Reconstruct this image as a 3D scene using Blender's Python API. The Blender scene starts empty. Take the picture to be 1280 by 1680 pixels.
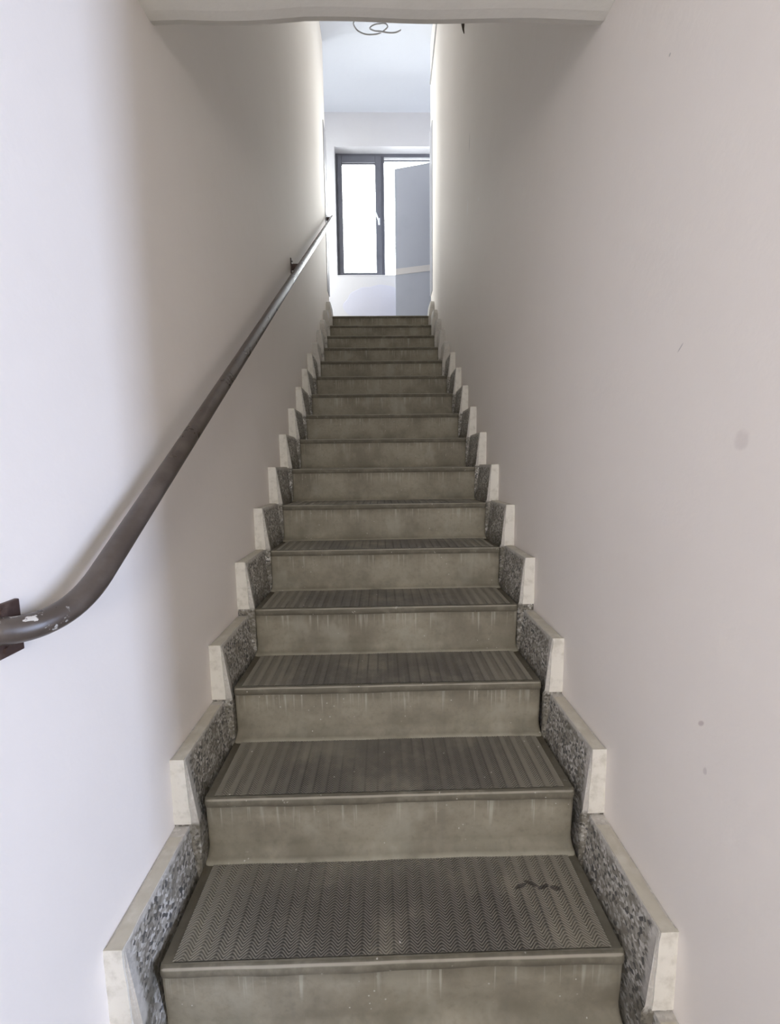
import bpy, bmesh, math, random
from mathutils import Vector, Matrix
random.seed(7)
S = bpy.context.scene
COL = S.collection

# ------------------------------------------------------------------ camera
EYE = 1.5
cam = bpy.data.cameras.new('camera')
cam.sensor_fit = 'HORIZONTAL'; cam.sensor_width = 36.0
cam.lens = 36.0 * 680.0 / 1280.0
cam.clip_start = 0.02
co = bpy.data.objects.new('camera', cam); COL.objects.link(co)
PITCH, YAW, ROLL = 0.1088, 0.0185, -0.01295
cp, sp, cy_, sy_ = math.cos(PITCH), math.sin(PITCH), math.cos(YAW), math.sin(YAW)
F = Vector((sy_*cp, cy_*cp, -sp)); RT = Vector((cy_, -sy_, 0)); UP = RT.cross(F)
cr, sr = math.cos(ROLL), math.sin(ROLL)
R2 = RT*cr + UP*sr; U2 = -RT*sr + UP*cr
m = Matrix((R2, U2, -F)).transposed().to_4x4(); m.translation = Vector((-0.012, 0, EYE))
co.matrix_world = m
S.camera = co

# ------------------------------------------------------------------ light and exposure
S.view_settings.view_transform = 'Standard'
S.view_settings.look = 'None'
S.view_settings.gamma = 1.0
S.view_settings.use_curve_mapping = False
S.view_settings.exposure = 0.07
W = bpy.data.worlds.new('overcast_sky'); S.world = W; W.use_nodes = True
bg = W.node_tree.nodes['Background']
bg.inputs[0].default_value = (0.97, 0.98, 1.0, 1); bg.inputs[1].default_value = 15.4

def area(name, loc, direction, sx, sy, power, color, portal=False):
    l = bpy.data.lights.new(name, 'AREA'); l.shape = 'RECTANGLE'; l.size = sx; l.size_y = sy
    l.energy = power; l.color = color
    o = bpy.data.objects.new(name, l); COL.objects.link(o)
    o.location = loc; o.rotation_euler = Vector(direction).to_track_quat('-Z', 'Y').to_euler()
    if portal: l.cycles.is_portal = True
    return o
# daylight through the street door of the ground floor hall (right, behind the viewpoint)
area('street_door_daylight', (3.22, -0.66, 1.30), (-1, 0, 0), 0.48, 2.3, 120, (0.60, 0.72, 1.02))
# fill light added in an unseen opening behind the viewpoint, brightens the stairs
area('hall_back_fill', (0.10, -2.54, 1.70), (0, 1, 0), 0.6, 0.8, 50, (1.0, 0.95, 0.90))
# sampling portals in the two landing windows
area('window_portal', (0.09, 6.28, 4.97), (0, -1, 0), 1.40, 1.64, 1, (1, 1, 1), True)
area('side_window_portal', (-1.68, 5.64, 4.65), (1, 0, 0), 0.8, 2.3, 1, (1, 1, 1), True)

# ------------------------------------------------------------------ helpers
def link(o, parent=None):
    COL.objects.link(o)
    if parent is not None: o.parent = parent
    return o
def mesh_obj(name, verts, faces, mat, parent=None, smooth=False, loc=None):
    me = bpy.data.meshes.new(name); me.from_pydata([tuple(v) for v in verts], [], faces)
    me.validate(); bm = bmesh.new(); bm.from_mesh(me)
    bmesh.ops.recalc_face_normals(bm, faces=bm.faces); bm.to_mesh(me); bm.free()
    me.materials.append(mat)
    if smooth:
        for p in me.polygons: p.use_smooth = True
    o = bpy.data.objects.new(name, me)
    if loc is not None: o.location = loc
    return link(o, parent)
class MB:
    def __init__(s): s.v = []; s.f = []
    def add(s, v, f):
        b = len(s.v); s.v += [tuple(p) for p in v]; s.f += [tuple(i+b for i in q) for q in f]
    def box(s, a, b):
        (x0, y0, z0), (x1, y1, z1) = a, b
        s.add([(x0,y0,z0),(x1,y0,z0),(x1,y1,z0),(x0,y1,z0),(x0,y0,z1),(x1,y0,z1),(x1,y1,z1),(x0,y1,z1)],
              [(0,3,2,1),(4,5,6,7),(0,1,5,4),(1,2,6,5),(2,3,7,6),(3,0,4,7)])
    def tube(s, pts, r, n=12, closed_ends=True):
        pts = [Vector(p) for p in pts]; rings = []; ref = Vector((1, 0, 0.01))
        for i, p in enumerate(pts):
            t = (pts[min(i+1, len(pts)-1)] - pts[max(i-1, 0)]).normalized()
            if abs(t.dot(ref)) > .95 and i == 0: ref = Vector((0, 0, 1))
            a = (ref - t*ref.dot(t)).normalized(); b = t.cross(a); ref = a
            rings.append([p + a*r*math.cos(2*math.pi*k/n) + b*r*math.sin(2*math.pi*k/n) for k in range(n)])
        v = [q for rr in rings for q in rr]; f = []
        for i in range(len(rings)-1):
            for k in range(n):
                f.append((i*n+k, i*n+(k+1) % n, (i+1)*n+(k+1) % n, (i+1)*n+k))
        if closed_ends: f += [tuple(range(n))[::-1], tuple((len(rings)-1)*n+k for k in range(n))]
        s.add(v, f)
    def build(s, name, mat, parent=None, smooth=False, bevel=0, loc=None, seg=2):
        o = mesh_obj(name, s.v, s.f, mat, parent, smooth, loc)
        if bevel:
            bm = bmesh.new(); bm.from_mesh(o.data)
            bmesh.ops.bevel(bm, geom=list(bm.edges), offset=bevel, segments=seg, affect='EDGES', profile=.5)
            bm.to_mesh(o.data); bm.free()
        return o
def empty(name, loc=(0, 0, 0), parent=None):
    o = bpy.data.objects.new(name, None); o.location = loc; o.empty_display_size = .1
    return link(o, parent)
def tag(o, label=None, cat=None, group=None, kind=None):
    if label: o['label'] = label
    if cat: o['category'] = cat
    if group: o['group'] = group
    if kind: o['kind'] = kind
    return o

# ------------------------------------------------------------------ materials
class NT:
    def __init__(s, name):
        s.m = bpy.data.materials.new(name); s.m.use_nodes = True; s.t = s.m.node_tree; s.n = s.t.nodes
        s.p = s.n['Principled BSDF']; s.tc = s.n.new('ShaderNodeTexCoord'); s.oi = None
    def L(s, a, b): s.t.links.new(a, b)
    def sock(s, x, inp):
        if isinstance(x, bpy.types.NodeSocket): s.L(x, inp)
        else: inp.default_value = x
    def math(s, op, a, b=0.0, c=None, clamp=False):
        n = s.n.new('ShaderNodeMath'); n.operation = op; n.use_clamp = clamp
        s.sock(a, n.inputs[0]); s.sock(b, n.inputs[1])
        if c is not None: s.sock(c, n.inputs[2])
        return n.outputs[0]
    def vmath(s, op, a, b):
        n = s.n.new('ShaderNodeVectorMath'); n.operation = op
        s.sock(a, n.inputs[0]); s.sock(b, n.inputs[1])
        return n.outputs['Value'] if op in ('LENGTH', 'DISTANCE') else n.outputs[0]
    def coords(s, scale=(1, 1, 1), rand=False):
        v = s.tc.outputs['Object']
        if rand:
            if not s.oi: s.oi = s.n.new('ShaderNodeObjectInfo')
            k = s.math('MULTIPLY', s.oi.outputs['Random'], 37.0)
            c = s.n.new('ShaderNodeCombineXYZ')
            for i in range(3): s.L(k, c.inputs[i])
            v = s.vmath('ADD', v, c.outputs[0])
        return s.vmath('MULTIPLY', v, scale)
    def noise(s, vec, scale, detail=4, rough=.55):
        n = s.n.new('ShaderNodeTexNoise'); s.L(vec, n.inputs['Vector'])
        n.inputs['Scale'].default_value = scale; n.inputs['Detail'].default_value = detail
        n.inputs['Roughness'].default_value = rough
        return n.outputs['Fac']
    def voro(s, vec, scale, out='Distance', rnd=1.0):
        n = s.n.new('ShaderNodeTexVoronoi'); s.L(vec, n.inputs['Vector']); n.inputs['Scale'].default_value = scale
        n.inputs['Randomness'].default_value = rnd
        return n.outputs[out]
    def ramp(s, fac, lo, hi, a=0.0, b=1.0):
        n = s.n.new('ShaderNodeMapRange'); n.interpolation_type = 'SMOOTHSTEP'; s.sock(fac, n.inputs[0])
        for i, x in zip((1, 2, 3, 4), (lo, hi, a, b)): n.inputs[i].default_value = x
        return n.outputs[0]
    def mix(s, fac, a, b):
        n = s.n.new('ShaderNodeMix'); n.data_type = 'RGBA'
        s.sock(fac, n.inputs[0])
        for x, inp in ((a, n.inputs[6]), (b, n.inputs[7])):
            if isinstance(x, bpy.types.NodeSocket): s.L(x, inp)
            else: inp.default_value = (*x, 1)
        return n.outputs[2]
    def xyz(s, vec):
        n = s.n.new('ShaderNodeSeparateXYZ'); s.L(vec, n.inputs[0]); return n.outputs
    def bump(s, h, strength=.3, dist=.002):
        n = s.n.new('ShaderNodeBump'); n.inputs['Strength'].default_value = strength; n.inputs['Distance'].default_value = dist
        s.L(h, n.inputs['Height']); s.L(n.outputs[0], s.p.inputs['Normal'])
    def done(s, col, rough=.7, metal=0.0, spec=.5):
        s.sock(col if isinstance(col, bpy.types.NodeSocket) else (*col, 1), s.p.inputs['Base Color'])
        s.sock(rough, s.p.inputs['Roughness']); s.p.inputs['Metallic'].default_value = metal
        s.p.inputs['Specular IOR Level'].default_value = spec
        return s.m

def plaster(name, base, dark, spots=(), spec=.25, rough=.75):
    t = NT(name); v = t.coords()
    a = t.noise(v, 1.3, 5); b = t.noise(v, 9, 5)
    f = t.math('ADD', t.math('MULTIPLY', t.ramp(a, .42, .72), .45), t.math('MULTIPLY', t.ramp(b, .5, .8), .25))
    col = t.mix(f, base, dark)
    for (c, rad, ang, colr, amt) in spots:   # small scuffs: ellipse centre, (ry, rz), tilt in the wall plane
        d = t.vmath('SUBTRACT', v, c); o = t.xyz(d); ca, sa = math.cos(ang), math.sin(ang)
        u = t.math('ADD', t.math('MULTIPLY', o[1], ca/rad[0]), t.math('MULTIPLY', o[2], sa/rad[0]))
        w = t.math('ADD', t.math('MULTIPLY', o[1], -sa/rad[1]), t.math('MULTIPLY', o[2], ca/rad[1]))
        q = t.math('ADD', t.math('MULTIPLY', u, u), t.math('MULTIPLY', w, w))
        q = t.math('ADD', q, t.math('MULTIPLY', t.noise(v, 60, 2), .8))
        col = t.mix(t.math('MULTIPLY', t.ramp(q, .5, 1.3, 1, 0), amt), col, colr)
    t.bump(t.math('ADD', t.noise(v, 14, 4), t.math('MULTIPLY', t.noise(v, 90, 3), .15)), .25, .006)
    return t.done(col, rough, 0, spec)

WHITE = (.875, .815, .755); WHITE_D = (.84, .775, .71)
M_wall_l = plaster('plaster_left', WHITE, WHITE_D)
M_wall_r = plaster('plaster_right', WHITE, WHITE_D, [
    ((.605, .749, .993), (.011, .006), -.8, (.45, .36, .35), .55),
    ((.605, .731, .907), (.006, .011), .2, (.50, .43, .41), .4),
    ((.605, .707, 1.538), (.020, .022), .2, (.58, .51, .48), .35),
    ((.605, .871, 1.735), (.014, .0022), -.78, (.38, .35, .34), .7),
    ((.605, .956, 2.351), (.004, .004), 0, (.40, .38, .36), .6),
    ((.605, 3.05, 3.26), (.012, .07), .25, (.93, .92, .90), .8),
    ((.605, 2.95, 3.02), (.008, .10), .5, (.93, .91, .88), .6),
    ((.605, 2.72, 3.12), (.03, .012), .6, (.92, .90, .87), .4),
    ((.605, 3.0, 3.64), (.016, .07), .15, (.52, .48, .46), .5)])
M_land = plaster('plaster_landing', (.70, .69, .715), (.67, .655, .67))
M_hall = plaster('plaster_hall', (.46, .43, .39), (.40, .37, .33))
M_patch = plaster('plaster_patch', (.66, .66, .755), (.64, .64, .73))
M_ceil = plaster('plaster_ceiling', (.63, .65, .71), (.60, .62, .68))
M_soffit = plaster('plaster_soffit', (.86, .835, .77), (.73, .70, .63))
M_floor = plaster('screed', (.25, .23, .20), (.17, .155, .135))

def concrete_riser():
    t = NT('worn_concrete'); v = t.coords((1, 1, 1), True); o = t.xyz(t.tc.outputs['Object'])
    z = o[2]
    a = t.noise(v, 5, 6, .6); b = t.noise(v, 60, 4, .6)
    col = t.mix(t.ramp(a, .35, .7), (.315, .286, .222), (.205, .182, .137))
    col = t.mix(t.math('MULTIPLY', t.ramp(b, .45, .75), .35), col, (.16, .145, .11))
    # pale lime drips running down from the nosing
    st = t.noise(t.coords((85, 1, 1.6), True), 1.0, 3, .6)
    top = t.math('MULTIPLY', t.ramp(t.math('ADD', z, t.math('MULTIPLY', t.math('SUBTRACT', t.noise(t.coords((70, 0, 0), True), 1, 3), .5), .26)), -.10, -.02), t.ramp(z, -.030, -.027, 1, 0))
    amt = t.math('MULTIPLY', t.ramp(st, .55, .63), top)
    col = t.mix(t.math('MULTIPLY', amt, .7), col, (.45, .43, .36))
    pale = t.math('MULTIPLY', t.ramp(t.noise(t.coords((7, 1, 5), True), 1, 4), .52, .68), .45)
    col = t.mix(pale, col, (.38, .36, .295))
    cove = t.math('MULTIPLY', t.ramp(z, -.1855, -.179, 1, 0), t.ramp(t.noise(v, 12, 3), .25, .5))
    st2 = t.noise(t.coords((22, 1, 1.2), True), 1.0, 3, .6)
    col = t.mix(t.math('MULTIPLY', t.ramp(st2, .55, .75), .35), col, (.20, .185, .15))
    # dirt at the foot of the riser
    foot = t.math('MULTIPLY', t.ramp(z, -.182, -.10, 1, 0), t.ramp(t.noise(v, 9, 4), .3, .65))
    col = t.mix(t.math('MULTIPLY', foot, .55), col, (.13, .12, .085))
    col = t.mix(t.math('MULTIPLY', cove, .6), col, (.36, .34, .27))
    ends = t.math('MULTIPLY', t.ramp(t.math('ABSOLUTE', o[0]), .46, .535), t.ramp(t.noise(v, 14, 4), .3, .6))
    col = t.mix(t.math('MULTIPLY', ends, .45), col, (.15, .13, .09))
    # brownish grime on the nosing lip with scuffed pale chips
    lip = t.math('MULTIPLY', t.ramp(z, -.0285, -.025), t.ramp(o[1], .002, -.004))
    col = t.mix(t.math('MULTIPLY', lip, t.ramp(t.noise(v, 18, 5, .65), .3, .6, .6, .95)), col, (.115, .103, .076))
    arris = t.math('MULTIPLY', t.math('MULTIPLY', t.ramp(o[1], -.0075, -.009), t.ramp(z, -.0055, -.003)), t.ramp(t.noise(v, 8, 4), .25, .5, .3, 1))
    col = t.mix(t.math('MULTIPLY', arris, .7), col, (.40, .37, .305))
    chip = t.math('MULTIPLY', t.ramp(t.noise(v, 26, 3, .7), .67, .72), t.ramp(z, -.06, -.02))
    col = t.mix(t.math('MULTIPLY', chip, .6), col, (.5, .48, .42))
    sp = t.math('MULTIPLY', t.ramp(t.voro(v, 40), .07, .10, 1, 0), t.ramp(t.noise(v, 7, 2), .52, .6))
    col = t.mix(t.math('MULTIPLY', sp, .7), col, (.62, .6, .55))
    t.bump(t.math('ADD', a, t.math('MULTIPLY', b, .4)), .35, .004)
    return t.done(col, .72, 0, .35)
M_step = concrete_riser()

PER = .0378; RSP = .0070
def ribbed(name, smear=None):
    t = NT(name); v = t.coords((1, 1, 1), True); o = t.xyz(t.tc.outputs['Object'])
    a = t.noise(v, 6, 5, .6); b = t.noise(v, 45, 4, .6)
    wear = t.math('MULTIPLY', t.ramp(a, .28, .55), t.ramp(t.math('ADD', t.math('ABSOLUTE', o[0]), t.math('MULTIPLY', t.math('SUBTRACT', t.noise(v, 3, 3), .5), .35)), .28, .46, 1, .15))
    top = t.mix(wear, (.25, .228, .178), (.175, .16, .133))
    groove = t.ramp(o[2], .0002, .0019, 1, 0)
    col = t.mix(t.math('MULTIPLY', groove, t.math('ADD', .45, t.math('MULTIPLY', wear, .45))), top, (.032, .029, .024))
    # grime collected along the folds of the wave pattern
    ph = t.math('ABSOLUTE', t.math('SUBTRACT', t.math('FRACT', t.math('ADD', t.math('DIVIDE', o[0], PER), 100.0)), .5))
    fold = t.math('MULTIPLY', t.ramp(ph, .36, .5), t.ramp(t.noise(t.coords((6, 3, 1), True), 1, 3), .30, .6))
    col = t.mix(t.math('MULTIPLY', fold, .55), col, (.035, .032, .026))
    # light dust film toward the back of the tread
    dust = t.math('MULTIPLY', t.ramp(o[1], .10, .25), t.ramp(t.noise(v, 4, 4), .3, .7))
    col = t.mix(t.math('MULTIPLY', dust, .6), col, (.21, .195, .155))
    sp = t.math('MULTIPLY', t.ramp(t.voro(v, 22), .045, .075, 1, 0), t.ramp(t.noise(v, 5, 2), .5, .58))
    col = t.mix(t.math('MULTIPLY', sp, .75), col, (.6, .58, .53))
    if smear:
        for (cx, cy, rx, ry, ang) in smear:
            ca, sa = math.cos(ang), math.sin(ang)
            dx = t.math('SUBTRACT', o[0], cx); dy = t.math('SUBTRACT', o[1], cy)
            u = t.math('ADD', t.math('MULTIPLY', dx, ca/rx), t.math('MULTIPLY', dy, sa/rx))
            w = t.math('ADD', t.math('MULTIPLY', dx, -sa/ry), t.math('MULTIPLY', dy, ca/ry))
            q = t.math('ADD', t.math('ADD', t.math('MULTIPLY', u, u), t.math('MULTIPLY', w, w)), t.math('MULTIPLY', t.noise(v, 70, 2), .5))
            col = t.mix(t.math('MULTIPLY', t.ramp(q, .7, 1.35, 1, 0), .75), col, (.022, .018, .016))
    t.bump(b, .25, .002)
    return t.done(col, t.ramp(b, .3, .7, .5, .68), 0, .4)
M_tread = ribbed('ribbed_tread')
M_tread1 = ribbed('ribbed_tread_smeared', [(.345, .150, .022, .006, .35), (.375, .156, .022, .006, -.45), (.405, .146, .020, .006, .3), (.435, .142, .016, .008, -.2)])

def terrazzo(name, paint_amt):
    t = NT(name); v = t.coords((1, 1, 1), True); o = t.xyz(t.tc.outputs['Object'])
    cell = t.n.new('ShaderNodeTexVoronoi'); t.L(t.vmath('ADD', v, (0, 0, 0)), cell.inputs['Vector']); cell.inputs['Scale'].default_value = 135
    g = t.n.new('ShaderNodeSeparateColor'); t.L(cell.outputs['Color'], g.inputs[0])
    base = t.mix(t.ramp(g.outputs[0], .25, .85), (.235, .215, .18), (.42, .395, .345))
    base = t.mix(t.ramp(g.outputs[1], .72, .80), base, (.60, .58, .54))
    base = t.mix(t.ramp(g.outputs[2], .80, .86), base, (.10, .096, .092))
    base = t.mix(t.math('MULTIPLY', t.ramp(t.noise(v, 11, 5), .45, .7), .6), base, (.17, .152, .115))
    # grime near the tread
    low = t.math('MULTIPLY', t.ramp(o[2], .0, .06, 1, 0), t.ramp(t.noise(v, 16, 4), .3, .6))
    base = t.mix(t.math('MULTIPLY', low, .6), base, (.10, .088, .062))
    # wall paint slopped over the top and front margins
    dz = t.math('SUBTRACT', .168, o[2]); d = t.math('MINIMUM', dz, o[1])
    d = t.math('ADD', d, t.math('MULTIPLY', t.math('SUBTRACT', t.noise(v, 30, 4), .5), .02))
    pm = t.math('MULTIPLY', t.ramp(d, .004, .018, .75, 0), t.ramp(o[2], .168-.187-.012, .168-.187+.004))
    if paint_amt: pm = t.math('MAXIMUM', pm, t.math('MULTIPLY', t.ramp(t.noise(v, 12, 4), .25, .5), paint_amt))
    col = t.mix(pm, base, (.60, .57, .52))
    t.bump(g.outputs[0], .25, .0015)
    return t.done(col, .55, 0, .4)
M_terr = terrazzo('terrazzo_skirting', 0)
M_terr_p = terrazzo('painted_over_skirting', .92)

def paint(name, a, b, rough=.6, sc=30):
    t = NT(name); v = t.coords((1, 1, 1), True); n = t.noise(v, sc, 5, .6)
    t.bump(n, .15, .002)
    return t.done(t.mix(t.ramp(n, .45, .75), a, b), rough, 0, .4)
def edge_paint():
    t = NT('edge_paint'); v = t.coords((1, 1, 1), True); n = t.noise(v, 30, 5, .6); o = t.xyz(t.tc.outputs['Object'])
    col = t.mix(t.ramp(n, .45, .75), (.72, .69, .62), (.57, .54, .47))
    dust = t.math('MULTIPLY', t.ramp(o[2], .1695, .1705), t.ramp(t.noise(v, 18, 4), .25, .55, .5, 1))
    col = t.mix(t.math('MULTIPLY', dust, .75), col, (.47, .43, .34))
    t.bump(n, .15, .002)
    return t.done(col, .6, 0, .35)
M_edge = edge_paint()
M_dark = paint('crack_dirt', (.10, .08, .06), (.06, .05, .04), .9)
def rail_paint():
    t = NT('rail_paint'); v = t.coords(); o = t.xyz(v)
    n = t.noise(v, 14, 5); f = t.noise(v, 80, 4)
    col = t.mix(t.ramp(n, .4, .7), (.064, .049, .040), (.100, .080, .066))
    chip = t.math('MULTIPLY', t.ramp(t.noise(v, 38, 4, .6), .60, .64), t.ramp(o[1], .0, .07, 1, 0))
    col = t.mix(t.math('MULTIPLY', chip, .9), col, (.62, .60, .57))
    t.bump(f, .12, .002)
    return t.done(col, t.ramp(n, .3, .7, .26, .4), 0, .6)
M_rail = rail_paint()
M_rust = paint('bracket_paint', (.06, .036, .03), (.11, .075, .06), .5, 40)
M_frame = paint('window_frame_grey', (.14, .143, .17), (.12, .123, .147), .4, 6)
M_gasket = paint('gasket_dark', (.09, .09, .10), (.12, .12, .13), .6)
M_whitemetal = paint('white_metal', (.84, .85, .88), (.80, .81, .84), .35)
M_leaf = paint('door_grey', (.45, .475, .555), (.425, .45, .53), .45, 3)
M_leafband = paint('door_band', (.66, .635, .64), (.62, .60, .60), .5, 8)
M_bead = paint('corner_bead_grey', (.34, .33, .36), (.30, .29, .32), .5)
M_cable = paint('grey_cable', (.42, .42, .43), (.36, .36, .37), .45)
M_duct = paint('cable_duct', (.40, .385, .38), (.34, .33, .325), .5)
def glass():
    m = bpy.data.materials.new('window_glass'); m.use_nodes = True; t = m.node_tree; n = t.nodes
    n.remove(n['Principled BSDF'])
    tr = n.new('ShaderNodeBsdfTransparent'); tr.inputs[0].default_value = (.96, .98, .97, 1)
    gl = n.new('ShaderNodeBsdfGlossy'); gl.inputs['Roughness'].default_value = .02
    fr = n.new('ShaderNodeFresnel'); fr.inputs[0].default_value = 1.45
    mx = n.new('ShaderNodeMixShader')
    t.links.new(fr.outputs[0], mx.inputs[0]); t.links.new(tr.outputs[0], mx.inputs[1]); t.links.new(gl.outputs[0], mx.inputs[2])
    t.links.new(mx.outputs[0], n['Material Output'].inputs[0])
    return m
M_glass = glass()

# ------------------------------------------------------------------ dimensions
T, R = .26635, .18668               # going and rise
Y1, Z1 = .8426, EYE - 1.1268        # nosing of step 1
def ny(k): return Y1 + (k-1)*T
def nz(k): return Z1 + (k-1)*R
HW = .605                            # half width between the walls
LZ = nz(16)                          # landing level
YE = 5.17                            # end of the stair walls
YB = 6.10                            # window wall of the landing
ZC = EYE + 4.72                      # upper ceiling
ZL = EYE + 1.192                     # ground floor ceiling
XL, XR = -1.60, 1.06                 # ends of the landing

# ------------------------------------------------------------------ room shell
def wall_grid(name, boxes, mat):
    b = MB()
    for q in boxes: b.box(*q)
    return tag(b.build(name, mat), kind='structure')
HB = -2.4                            # back of the hall
wall_grid('wall_left', [((-.75, HB, 0), (-HW, YE, ZC))], M_wall_l)
wall_grid('wall_right', [((HW, .50, 0), (.75, YE, ZC))], M_wall_r)
wall_grid('wall_hall_front', [((.75, .50, 0), (3.2, .62, ZL+.2))], M_hall)
wall_grid('wall_hall_back', [((-.75, HB-.12, 0), (-.2, HB, ZL+.2)), ((.4, HB-.12, 0), (3.32, HB, ZL+.2)), ((-.2, HB-.12, 0), (.4, HB, 1.3)), ((-.2, HB-.12, 2.1), (.4, HB, ZL+.2))], M_hall)
wall_grid('wall_hall_right', [((3.1, HB, 0), (3.2, -.92, ZL+.2)), ((3.1, -.40, 0), (3.2, .50, ZL+.2)), ((3.1, -.92, 2.5), (3.2, -.40, ZL+.2))], M_hall)
tag(wall_grid('floor', [((-.605, HB, -.1), (3.2, .60, 0))], M_floor), 'worn grey screed floor of the ground floor hall')
wall_grid('floor_landing', [((XL, 4.90, LZ-.16), (XR, YB, LZ))], M_floor)
wall_grid('ceiling', [((XL-.1, 1.0, ZC), (XR+.1, YB+.1, ZC+.1))], M_ceil)
wall_grid('wall_upper_near', [((-HW, 1.02, ZL+.2), (HW, 1.12, ZC))], M_land)
wall_grid('wall_landing_near', [((XL, YE-.12, LZ), (-.75, YE, ZC)), ((.75, YE-.12, LZ), (XR, YE, ZC))], M_land)
wall_grid('wall_landing_right', [((XR, YE-.12, LZ), (XR+.12, YB, ZC))], M_land)
# left end of the landing with a side window opening
wall_grid('wall_landing_left', [((XL-.12, YE-.12, LZ), (XL, 5.24, ZC)), ((XL-.12, 6.04, LZ), (XL, YB, ZC)),
                                ((XL-.12, 5.24, LZ), (XL, 6.04, LZ+.3)), ((XL-.12, 5.24, LZ+2.6), (XL, 6.04, ZC))], M_land)
# window wall, window opening WX0..WX1 x WZ0..WZ1
WX0, WX1, WZ0, WZ1 = -.590, .79, EYE+2.655, EYE+4.30
wt = .26
wall_grid('wall_back', [((XL-.12, YB, LZ), (WX0, YB+wt, ZC)), ((WX1, YB, LZ), (XR+.12, YB+wt, ZC)),
                        ((WX0, YB, LZ), (WX1, YB+wt, WZ0)), ((WX0, YB, WZ1), (WX1, YB+wt, ZC))], M_land)
# unseen walls and ground added outside the hall openings to hold back the sky
wall_grid('wall_sky_block_right', [((4.3, -4.6, -.1), (4.5, 2.2, 5.5))], M_floor)
wall_grid('wall_sky_block_back', [((-2.0, -3.7, -.1), (4.3, -3.5, 5.5))], M_floor)
wall_grid('floor_sky_block', [((3.2, -3.5, -.2), (4.3, 2.2, -.02))], M_floor)
# ground floor ceiling with a rounded, slightly wavy plastered arris
def lower_ceiling():
    n = 60; v = []; f = []
    ye = 1.275
    prof = [(HB, 0), (.6, 0), (1.0, 0), (ye-.06, 0.0), (ye-.034, .002), (ye-.014, .010), (ye-.003, .026), (ye, .045), (ye, .24), (HB, .24)]
    for i in range(n+1):
        x = -HW + 2*HW*i/n
        w = .003*math.sin(x*5+1) + .002*math.sin(x*13)
        dz = -.0045*max(0, 1-((x+.36)/.16)**2) - .0025*max(0, 1-((x-.1)/.3)**2) - .020*(max(0, -x)/HW)**1.5 - .008*(max(0, x)/HW)**2
        for j, (y, z) in enumerate(prof):
            k = 1 if 2 <= j <= 7 else 0
            v.append((x, y + (w if 3 <= j <= 8 else 0), ZL + z + dz*k))
    m_ = len(prof)
    for i in range(n):
        for j in range(m_):
            f.append((i*m_+j, i*m_+(j+1) % m_, (i+1)*m_+(j+1) % m_, (i+1)*m_+j))
    f += [tuple(range(m_)), tuple(n*m_+j for j in range(m_))]
    tag(mesh_obj('ceiling_hall', v, f, M_soffit, smooth=False), 'grey plastered ceiling of the lower hall ending in a rounded edge', kind='structure')
    b = MB(); b.box((HW, HB, ZL), (3.2, .5, ZL+.24)); tag(b.build('ceiling_hall_side', M_hall), kind='structure')
lower_ceiling()
# plaster patch below the window (skim coat slightly proud, irregular outline)
def patch(name, cx, cz, rx, rz, seed):
    rnd = random.Random(seed); n = 60; ring = []; ph = [rnd.uniform(0, 6.28) for _ in range(4)]
    for i in range(n):
        a = 2*math.pi*i/n; r = 1 + .09*math.sin(2*a+ph[0]) + .07*math.sin(3*a+ph[1]) + .05*math.sin(5*a+ph[2]) + .02*math.sin(11*a+ph[3])
        ring.append((cx + rx*r*math.cos(a), cz + rz*r*math.sin(a)))
    v = [(x, YB-.0, z) for x, z in ring] + [(cx+(x-cx)*.97, YB-.0012, cz+(z-cz)*.97) for x, z in ring]
    f = [(i, (i+1) % n, n+(i+1) % n, n+i) for i in range(n)] + [tuple(range(n, 2*n))]
    return tag(mesh_obj(name, v, f, M_patch), 'pale skim-coat patch on the wall below the window', kind='structure')
patch('trim_1', -.05, LZ+.62, .42, .24, 3)

# corner beads at the ends of the stair walls
for i, sx in enumerate((-1, 1)):
    b = MB(); x = sx*HW
    b.box((min(x-sx*.006, x+sx*.01), YE-.16, LZ+.34), (max(x-sx*.006, x+sx*.01), YE+.002, LZ+2.13))
    o = tag(b.build('trim_%d' % (i+2), M_bead, bevel=.0015), 'grey lining strip along the %s stair wall end' % ('left' if sx < 0 else 'right'), kind='structure')
    b = MB(); b.box((min(x-sx*.010, x), YE-.006, LZ+.34), (max(x-sx*.010, x), YE+.010, LZ+2.13))
    b.build('bead_nose', M_whitemetal, o, bevel=.002)

# ------------------------------------------------------------------ window
win = empty('window_1', (0, YB+.13, WZ0)); tag(win, 'grey framed landing window with a white lever handle', kind='structure')
def wpart(name, boxes, mat, parent, bevel=.004):
    b = MB()
    for (x0, x1, z0, z1, y0, y1) in boxes: b.box((x0, y0, z0), (x1, y1, z1))
    o = b.build(name, mat, parent, bevel=bevel)
    return o
H = WZ1-WZ0; MX = .060
o = .035                            # outer frame sits in the reveal
fr = wpart('outer_frame', [(WX0, WX0+.035, 0, H, 0, .07), (WX1-.035, WX1, 0, H, 0, .07), (WX0+.035, WX1-.035, H-.045, H, 0, .07), (WX0+.035, WX1-.035, 0, .025, 0, .07)], M_frame, win)
wpart('mullion', [(MX-.022, MX+.022, .025, H-.045, -.004, .07)], M_frame, win)
sx0, sx1, sz0, sz1 = WX0+.03, MX-.018, .02, H-.04
sash = wpart('sash_frame', [(sx0, sx0+.055, sz0, sz1, -.022, .05), (sx1-.082, sx1, sz0, sz1, -.022, .05), (sx0+.055, sx1-.082, sz1-.085, sz1, -.022, .05), (sx0+.055, sx1-.082, sz0, sz0+.062, -.022, .05)], M_frame, win)
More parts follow.
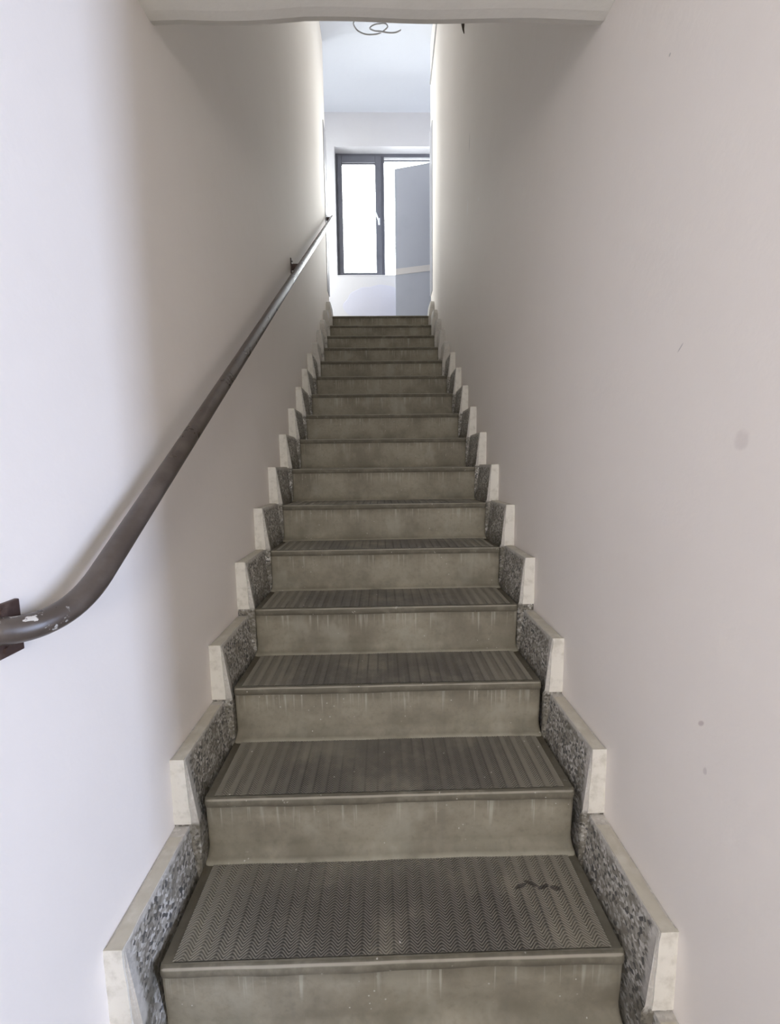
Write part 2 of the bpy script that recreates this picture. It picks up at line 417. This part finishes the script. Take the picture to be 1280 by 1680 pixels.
wpart('gasket', [(sx0+.055, sx0+.060, sz0+.062, sz1-.085, .0, .012), (sx1-.087, sx1-.082, sz0+.062, sz1-.085, .0, .012), (sx0+.06, sx1-.087, sz1-.092, sz1-.085, .0, .012), (sx0+.06, sx1-.087, sz0+.062, sz0+.067, .0, .012)], M_gasket, sash, .001)
wpart('pane', [(sx0+.05, sx1-.078, sz0+.058, sz1-.08, .014, .020)], M_glass, sash, 0)
rx0, rx1 = MX+.022, WX1-.035
wpart('glazing_bar', [(rx0, rx1, H-.088, H-.072, .01, .05)], M_frame, win, .002)
wpart('pane', [(rx0, rx1, .025, H-.045, .026, .032)], M_glass, win, 0)
# lever handle on the sash stile
b = MB(); hz = (EYE+3.42) - WZ0; hx = sx1-.040
b.box((hx-.014, -.030, hz-.055), (hx+.014, -.022, hz+.035)); hd = b.build('handle_plate', M_whitemetal, sash, bevel=.003)
b = MB(); b.tube([(hx, -.03, hz-.02), (hx, -.055, hz-.02), (hx-.012, -.062, hz+.005), (hx-.045, -.062, hz+.085), (hx-.052, -.062, hz+.105)], .0105, 10)
b.build('handle', M_whitemetal, sash, smooth=True)
# sill board
b = MB(); b.box((WX0-.0, YB-.004, WZ0-.012), (WX1, YB+.14, WZ0+.002)); tag(b.build('trim_4', M_land, bevel=.002), 'thin white sill board under the grey window', kind='structure')
# side window of the landing (outside the frame of the photograph, lets daylight in)
w2 = empty('window_2', (XL-.10, 5.64, LZ+.3)); tag(w2, kind='structure')
b = MB()
b.box((0, -.40, 0), (.05, -.35, 2.3)); b.box((0, .35, 0), (.05, .40, 2.3)); b.box((0, -.35, 0), (.05, .35, .05)); b.box((0, -.35, 2.25), (.05, .35, 2.3))
b.build('outer_frame', M_frame, w2, bevel=.003)
b = MB(); b.box((.02, -.35, .05), (.026, .35, 2.25)); b.build('pane', M_glass, w2)

# ------------------------------------------------------------------ door leaf on the landing
hinge = Vector((1.055, 5.43, LZ)); free = Vector((.207, 5.645, LZ))
d = (free-hinge); ln = d.length
door = empty('door_1', hinge); door.rotation_euler = (0, 0, math.atan2(d.y, d.x)); tag(door, 'grey door leaf with a paler band standing open in front of the window', kind='structure')
b = MB(); b.box((0, -.02, .008), (ln, .02, 2.035)); b.build('leaf', M_leaf, door, bevel=.003)
b = MB(); b.box((.0, -.023, .775), (ln, .023, .850)); b.build('band', M_leafband, door, bevel=.001)
for z in (.25, 1.0, 1.8):
    b = MB(); b.tube([(0, .024, z), (0, .024, z+.1)], .008, 10); b.build('hinge', M_whitemetal, door, smooth=True)

# ------------------------------------------------------------------ staircase
SW = .536                            # half width of a step
def step_mesh():
    # profile (y, z) from the tread back round the nosing down to the cove on the tread below
    prof = [(T+.03, -.003), (.004, -.003), (.002, 0.0), (-.004, .0008), (-.0095, -.0012), (-.013, -.0055), (-.0145, -.012), (-.0135, -.021), (-.0105, -.0255), (-.0075, -.0275),
            (-.0065, -.06), (-.0035, -.11), (-.0005, -.150), (-.003, -.163), (-.009, -.174), (-.019, -.182), (-.030, -.1850), (-.030, -.21), (T+.03, -.21)]
    xs = [-SW, -SW+.002, -SW+.006, -SW+.011, -SW+.022] + [(-SW+.022) + (2*SW-.044)*i/24 for i in range(1, 24)] + [SW-.022, SW-.011, SW-.006, SW-.002, SW]
    off = {0: .010, 1: .0055, 2: .002, 3: .0004}
    rnd = random.Random(5); v = []; f = []; n = len(xs); mm = len(prof)
    for i, x in enumerate(xs):
        e = off.get(min(i, n-1-i), 0.0); w = .0012*math.sin(x*9)+.0008*math.sin(x*31+1)
        for j, (y, z) in enumerate(prof):
            k = 1 if 2 < j < 17 else 0
            v.append((x, y + k*(e+w), z + (w*.6 if 2 < j < 9 else 0)))
    for i in range(n-1):
        for j in range(mm):
            f.append((i*mm+j, i*mm+(j+1) % mm, (i+1)*mm+(j+1) % mm, (i+1)*mm+j))
    f += [tuple(range(mm)), tuple((n-1)*mm+j for j in range(mm))]
    return v, f
def tread_mesh():
    half = 13.5*PER; y0, y1 = .003, T-.016; A = .0078; q = 8; nx = int(27*q)
    nr = int((y1-y0+4*A)/RSP)+2; hp = [0.0, .35, 1.0, .85, .2]; hs = [0, .2, .42, .62, .82]
    rows = []
    for i in range(nr):
        for s, h in zip(hs, hp): rows.append((y0-2*A+(i+s)*RSP, h))
    v = []; f = []; cl = []
    for (rv, h) in rows:
        for i in range(nx+1):
            x = -half + i*PER/q; p = (i % q)/q
            tri = 1-2*abs(2*p-1)                   # -1 at the fold, 1 at the crest
            w = .62*tri + .38*math.sin(math.pi/2*tri) + .10*(1-tri*tri)
            y = rv + A*w
            c = -1 if y < y0 else (1 if y > y1 else 0); cl.append(c)
            z = .0014 if c else .0022*h
            v.append((x, min(max(y, y0), y1), z))
    c_ = nx+1
    for r in range(len(rows)-1):
        for i in range(nx):
            q4 = (r*c_+i, r*c_+i+1, (r+1)*c_+i+1, (r+1)*c_+i)
            s = [cl[k] for k in q4]
            if all(k == 1 for k in s) or all(k == -1 for k in s): continue
            f.append(q4)
    me = bpy.data.meshes.new('ribbed_tread'); me.from_pydata(v, [], f)
    bm = bmesh.new(); bm.from_mesh(me)
    loose = [x for x in bm.verts if not x.link_faces]
    bmesh.ops.delete(bm, geom=loose, context='VERTS')
    bmesh.ops.dissolve_degenerate(bm, dist=1e-5, edges=bm.edges)
    bm.to_mesh(me); bm.free()
    for p in me.polygons: p.use_smooth = True
    return me
stairs = empty('staircase', (0, ny(0), 0))
tag(stairs, 'straight flight of worn grey concrete steps with wave-ribbed treads between the plastered walls', 'staircase')
sv, sf = step_mesh()
first = mesh_obj('step', sv, sf, M_step, stairs, loc=(0, 0, nz(0)))
for p in first.data.polygons: p.use_smooth = len(p.vertices) == 4
tme = tread_mesh(); tme.materials.append(M_tread)
tme1 = tme.copy(); tme1.materials.clear(); tme1.materials.append(M_tread1)
for k in range(0, 17):
    st = first if k == 0 else first.copy()
    if k: link(st, stairs)
    st.location = (0, ny(k)-ny(0), nz(k))
    if k < 16:
        tr = bpy.data.objects.new('ribbed_tread', tme1 if k == 1 else tme); tr.location = (0, 0, -.0005); link(tr, st)

# raking concrete slab that carries the steps
b = MB(); ya, yb_ = ny(0)-.02, ny(17)-.05; sl = R/T
za = nz(-1)-.035+(ya-ny(0))*sl; zb_ = nz(16)-.035+(yb_-ny(17))*sl
b.add([(-.60, ya, za), (.60, ya, za), (.60, yb_, zb_), (-.60, yb_, zb_), (-.60, ya, za-.2), (.60, ya, za-.2), (.60, yb_, zb_-.2), (-.60, yb_, zb_-.2)],
      [(0, 1, 2, 3), (4, 7, 6, 5), (0, 4, 5, 1), (1, 5, 6, 2), (2, 6, 7, 3), (3, 7, 4, 0)])
b.v = [(x, y-ny(0), z) for x, y, z in b.v]
b.build('slab', M_floor, stairs)

# ------------------------------------------------------------------ stair skirting
PH = .168
def plate_mesh(sx, rnd_corner):
    """one skirting plate: wall side flat, room side slanting inwards, y from the nosing back by one going"""
    zb, zt = -.33, PH; y0, y1 = -.012, T+.02
    out = []                                     # outline (y, z), counter-clockwise from bottom front
    out += [(y0, zb), (y1, zb), (y1, zt)]
    if rnd_corner:
        r = rnd_corner
        for i in range(7):
            a = math.pi/2 + math.pi/2*i/6
            out.append((y0+r+r*math.cos(a), zt-r+r*math.sin(a)))
    else: out += [(y0+.004, zt), (y0, zt-.004)]
    def xin(z): # inner face
        u = min(1, max(0, (z+.03)/(zt+.03))); return HW-.0685 + .029*u**.5
    n = len(out); v = []; f = []
    zs = [zb, -.03, -.015, 0, .015, .03, .07, .12, zt]
    # outline refined along the vertical sides so the inner face can curve
    ref = []
    for i in range(n):
        a, c = out[i], out[(i+1) % n]; ref.append(a)
        if abs(a[0]-c[0]) < 1e-6 and abs(a[1]-c[1]) > .1:
            for z in (zs if a[1] < c[1] else zs[::-1]):
                if min(a[1], c[1])+.008 < z < max(a[1], c[1])-.008: ref.append((a[0], z))
    n = len(ref)
    v = [(sx*(HW+.004), y, z) for y, z in ref] + [(sx*xin(z), y, z) for y, z in ref]
    f = [(i, (i+1) % n, n+(i+1) % n, n+i) for i in range(n)] + [tuple(range(n))]
    # inner face as horizontal quads between matching heights
    bm = bmesh.new(); vs = [bm.verts.new(p) for p in v]
    for q in f: bm.faces.new([vs[i] for i in q])
    fc = bm.faces.new([vs[n+i] for i in range(n)])
    bmesh.ops.triangulate(bm, faces=[fc]); bmesh.ops.recalc_face_normals(bm, faces=bm.faces)
    me = bpy.data.meshes.new('skirting_plate'); bm.to_mesh(me); bm.free()
    return me
def edge_mesh(sx, seed):
    rnd = random.Random(seed); b = MB(); zt = PH; xi, xo = HW-.0385, HW-.0045
    # front strip: rises from the top of the plate below to the top
    n = 7; v = []; f = []
    for i in range(n+1):
        z = (zt-R-.004) + (R+.007)*i/n; j = rnd.uniform(-.0012, .0012)
        y = -.0155 + rnd.uniform(-.0012, .0008)
        sl = -.0085*(1-i/n)                      # follows the slant of the plate
        v += [(sx*(xi+j+sl), y, z), (sx*(HW+.002), y, z), (sx*(HW+.002), -.010, z), (sx*(xi+j+sl), -.010, z)]
    for i in range(n):
        for k in range(4): f.append((4*i+k, 4*i+(k+1) % 4, 4*i+4+(k+1) % 4, 4*i+4+k))
    f += [(0, 1, 2, 3), tuple(4*n+k for k in range(4))]
    b.add(v, f)
    n = 8; v = []; f = []
    for i in range(n+1):
        y = -.0145 + (T-.002)*i/n; j = rnd.uniform(-.0015, .0015); w = rnd.uniform(-.0025, .001); z = zt+.003+rnd.uniform(-.0006, .0006)
        v += [(sx*(xi+j), y, zt-.003), (sx*(xo+w), y, zt-.003), (sx*(xo+w), y, z), (sx*(xi+j), y, z)]
    for i in range(n):
        for k in range(4): f.append((4*i+k, 4*i+(k+1) % 4, 4*i+4+(k+1) % 4, 4*i+4+k))
    f += [(0, 1, 2, 3), tuple(4*n+k for k in range(4))]
    b.add(v, f)
    me = bpy.data.meshes.new('painted_edge'); me.from_pydata(b.v, [], b.f)
    bm = bmesh.new(); bm.from_mesh(me); bmesh.ops.recalc_face_normals(bm, faces=bm.faces); bm.to_mesh(me); bm.free()
    me.materials.append(M_edge)
    return me
# the skirting was not set quite in step with the flight: (along, up) shift of each plate
PLATE_OFF = {0: (-.075, -.045), 1: (-.060, -.034), 2: (-.028, -.022), 3: (-.006, -.010), 4: (.014, .022), 5: (.018, .026), 6: (.026, .028), 7: (.028, .030), 8: (.026, .028), 9: (.022, .024), 10: (.018, .02)}
for sx, side in ((-1, 'left'), (1, 'right')):
    bb = empty('baseboard_%s' % side, (0, ny(0), 0)); tag(bb, 'stepped terrazzo skirting with cream edges along the %s wall' % side, kind='structure')
    lo = plate_mesh(sx, 0); lo.materials.append(M_terr)
    hi = plate_mesh(sx, .085); hi.materials.append(M_terr_p)
    ed = [edge_mesh(sx, s + (10 if sx > 0 else 0)) for s in range(3)]
    for k in range(0, 17):
        pl = bpy.data.objects.new('skirting_plate', lo if k < 12 else hi)
        dy, dz = PLATE_OFF.get(k, (.012, .014)); pl.location = (0, ny(k)-ny(0)+dy, nz(k)+dz); link(pl, bb)
        if k < 12:
            e = bpy.data.objects.new('painted_edge', ed[k % 3]); link(e, pl)

# ------------------------------------------------------------------ handrail
rail = empty('handrail', (-HW, .65, EYE-.23)); tag(rail, 'brown painted steel pipe handrail on three wall brackets along the left wall', 'handrail')
RX = -.545
def rz(y): return EYE + 2.886 - .7009*(5.171-y)
# corner where the level end meets the slope, rounded
yc = .675; zc = rz(yc)
P0 = Vector((-.607, .618, EYE-.241)); PC = Vector((RX, yc, zc)); P1 = Vector((RX, 5.175, rz(5.175)))
c = Vector((RX, .775, rz(.775))); pts = []
for i in range(17):
    u = i/16; pts.append(P0*(1-u)**2 + PC*2*u*(1-u) + c*u*u)
for i in range(1, 21): pts.append(c.lerp(P1, i/20))
base = rail.location
b = MB(); b.tube([p-base for p in pts], .0215, 20); b.build('pipe', M_rail, rail, smooth=True)
for i, (y, ph, pw) in enumerate(((.628, .085, .066), (2.985, .10, .045), (5.075, .095, .045))):
    z = rz(y) if i else EYE-.245
    c = Vector((-HW, y, z)) - base
    bk = MB()
    bk.box((c.x+.003, c.y-.008, c.z-.020), (c.x+.052, c.y+.008, c.z+.018))
    o_ = bk.build('bracket', M_rust, rail, bevel=.002) if i else rail
    bk = MB(); bk.box((c.x-.002, c.y-pw/2, c.z-ph/2), (c.x+.006, c.y+pw/2, c.z+ph/2)); o_ = bk.build('wall_plate', M_rust, o_, bevel=.002)
    for s in (-1, 1):
        bk = MB(); bk.tube([(c.x+.004, c.y, c.z+s*ph*.36), (c.x+.010, c.y, c.z+s*ph*.36)], .006, 8); bk.build('screw', M_rust, o_.parent)

# ------------------------------------------------------------------ cable, duct, hook
cz0 = EYE + 4.245
def cat_rom(P, n=10):
    P = [Vector(p) for p in P]; out = []
    for i in range(len(P)-1):
        p0, p1, p2, p3 = P[max(i-1, 0)], P[i], P[i+1], P[min(i+2, len(P)-1)]
        for k in range(n):
            u = k/n
            out.append(.5*((2*p1)+(p2-p0)*u+(2*p0-5*p1+4*p2-p3)*u*u+(3*p1-p0-3*p2+p3)*u**3))
    return out+[P[-1]]
cb = MB()
path = [(-.02, 4.62, ZC-cz0+.002), (-.10, 4.60, .20), (-.275, 4.55, .09), (-.262, 4.5, -.03), (-.18, 4.52, -.055), (-.085, 4.55, -.03), (-.02, 4.58, .015), (.045, 4.62, .10), (.02, 4.66, .17),
        (-.08, 4.66, .16), (-.13, 4.62, .09), (-.085, 4.58, .03), (-.03, 4.55, -.002), (.05, 4.52, -.042), (.12, 4.52, -.04), (.165, 4.55, .005), (.172, 4.57, .03)]
cb.tube([Vector(p)-Vector((-.02, 4.62, 0)) for p in cat_rom(path)], .0062, 8)
cab = cb.build('hanging_cable', M_cable, smooth=True, loc=(.045, 4.62, cz0)); tag(cab, 'loose grey electrical cable looped and hanging from the landing ceiling', 'cable')
dz_ = EYE
db = MB(); p0 = Vector((HW-.006, 4.25, dz_+4.455)); p1 = Vector((HW-.006, 5.15, dz_+4.28)); w = .013
dd = (p1-p0).normalized(); nn = Vector((0, -dd.z, dd.y))*w
v = []
for p in (p0, p1):
    v += [p-nn+Vector((-.006, 0, 0)), p+nn+Vector((-.006, 0, 0)), p+nn+Vector((.008, 0, 0)), p-nn+Vector((.008, 0, 0))]
db.add([q-p0 for q in v], [(0, 1, 2, 3), (4, 5, 6, 7), (0, 1, 5, 4), (1, 2, 6, 5), (2, 3, 7, 6), (3, 0, 4, 7)])
tag(db.build('cable_duct', M_duct, bevel=.002, loc=p0), 'narrow grey cable duct high on the right stair wall', 'duct')
hb = MB(); n = 8; v = []
for (dx, z, r) in ((.012, .075, .013), (-.016, .06, .015), (-.022, .035, .012), (-.020, .005, .0075), (-.014, -.025, .003)):
    v += [(dx + r*math.cos(2*math.pi*k/n), r*1.3*math.sin(2*math.pi*k/n), z) for k in range(n)]
hb.add(v, [(i*n+k, i*n+(k+1) % n, (i+1)*n+(k+1) % n, (i+1)*n+k) for i in range(4) for k in range(n)] + [tuple(range(n)), tuple(4*n+k for k in range(n))])
tag(hb.build('wall_spike', M_dark, smooth=True, loc=(HW, 3.14, EYE+2.945)), 'small dark iron spike high on the right wall under the ceiling edge', 'spike')
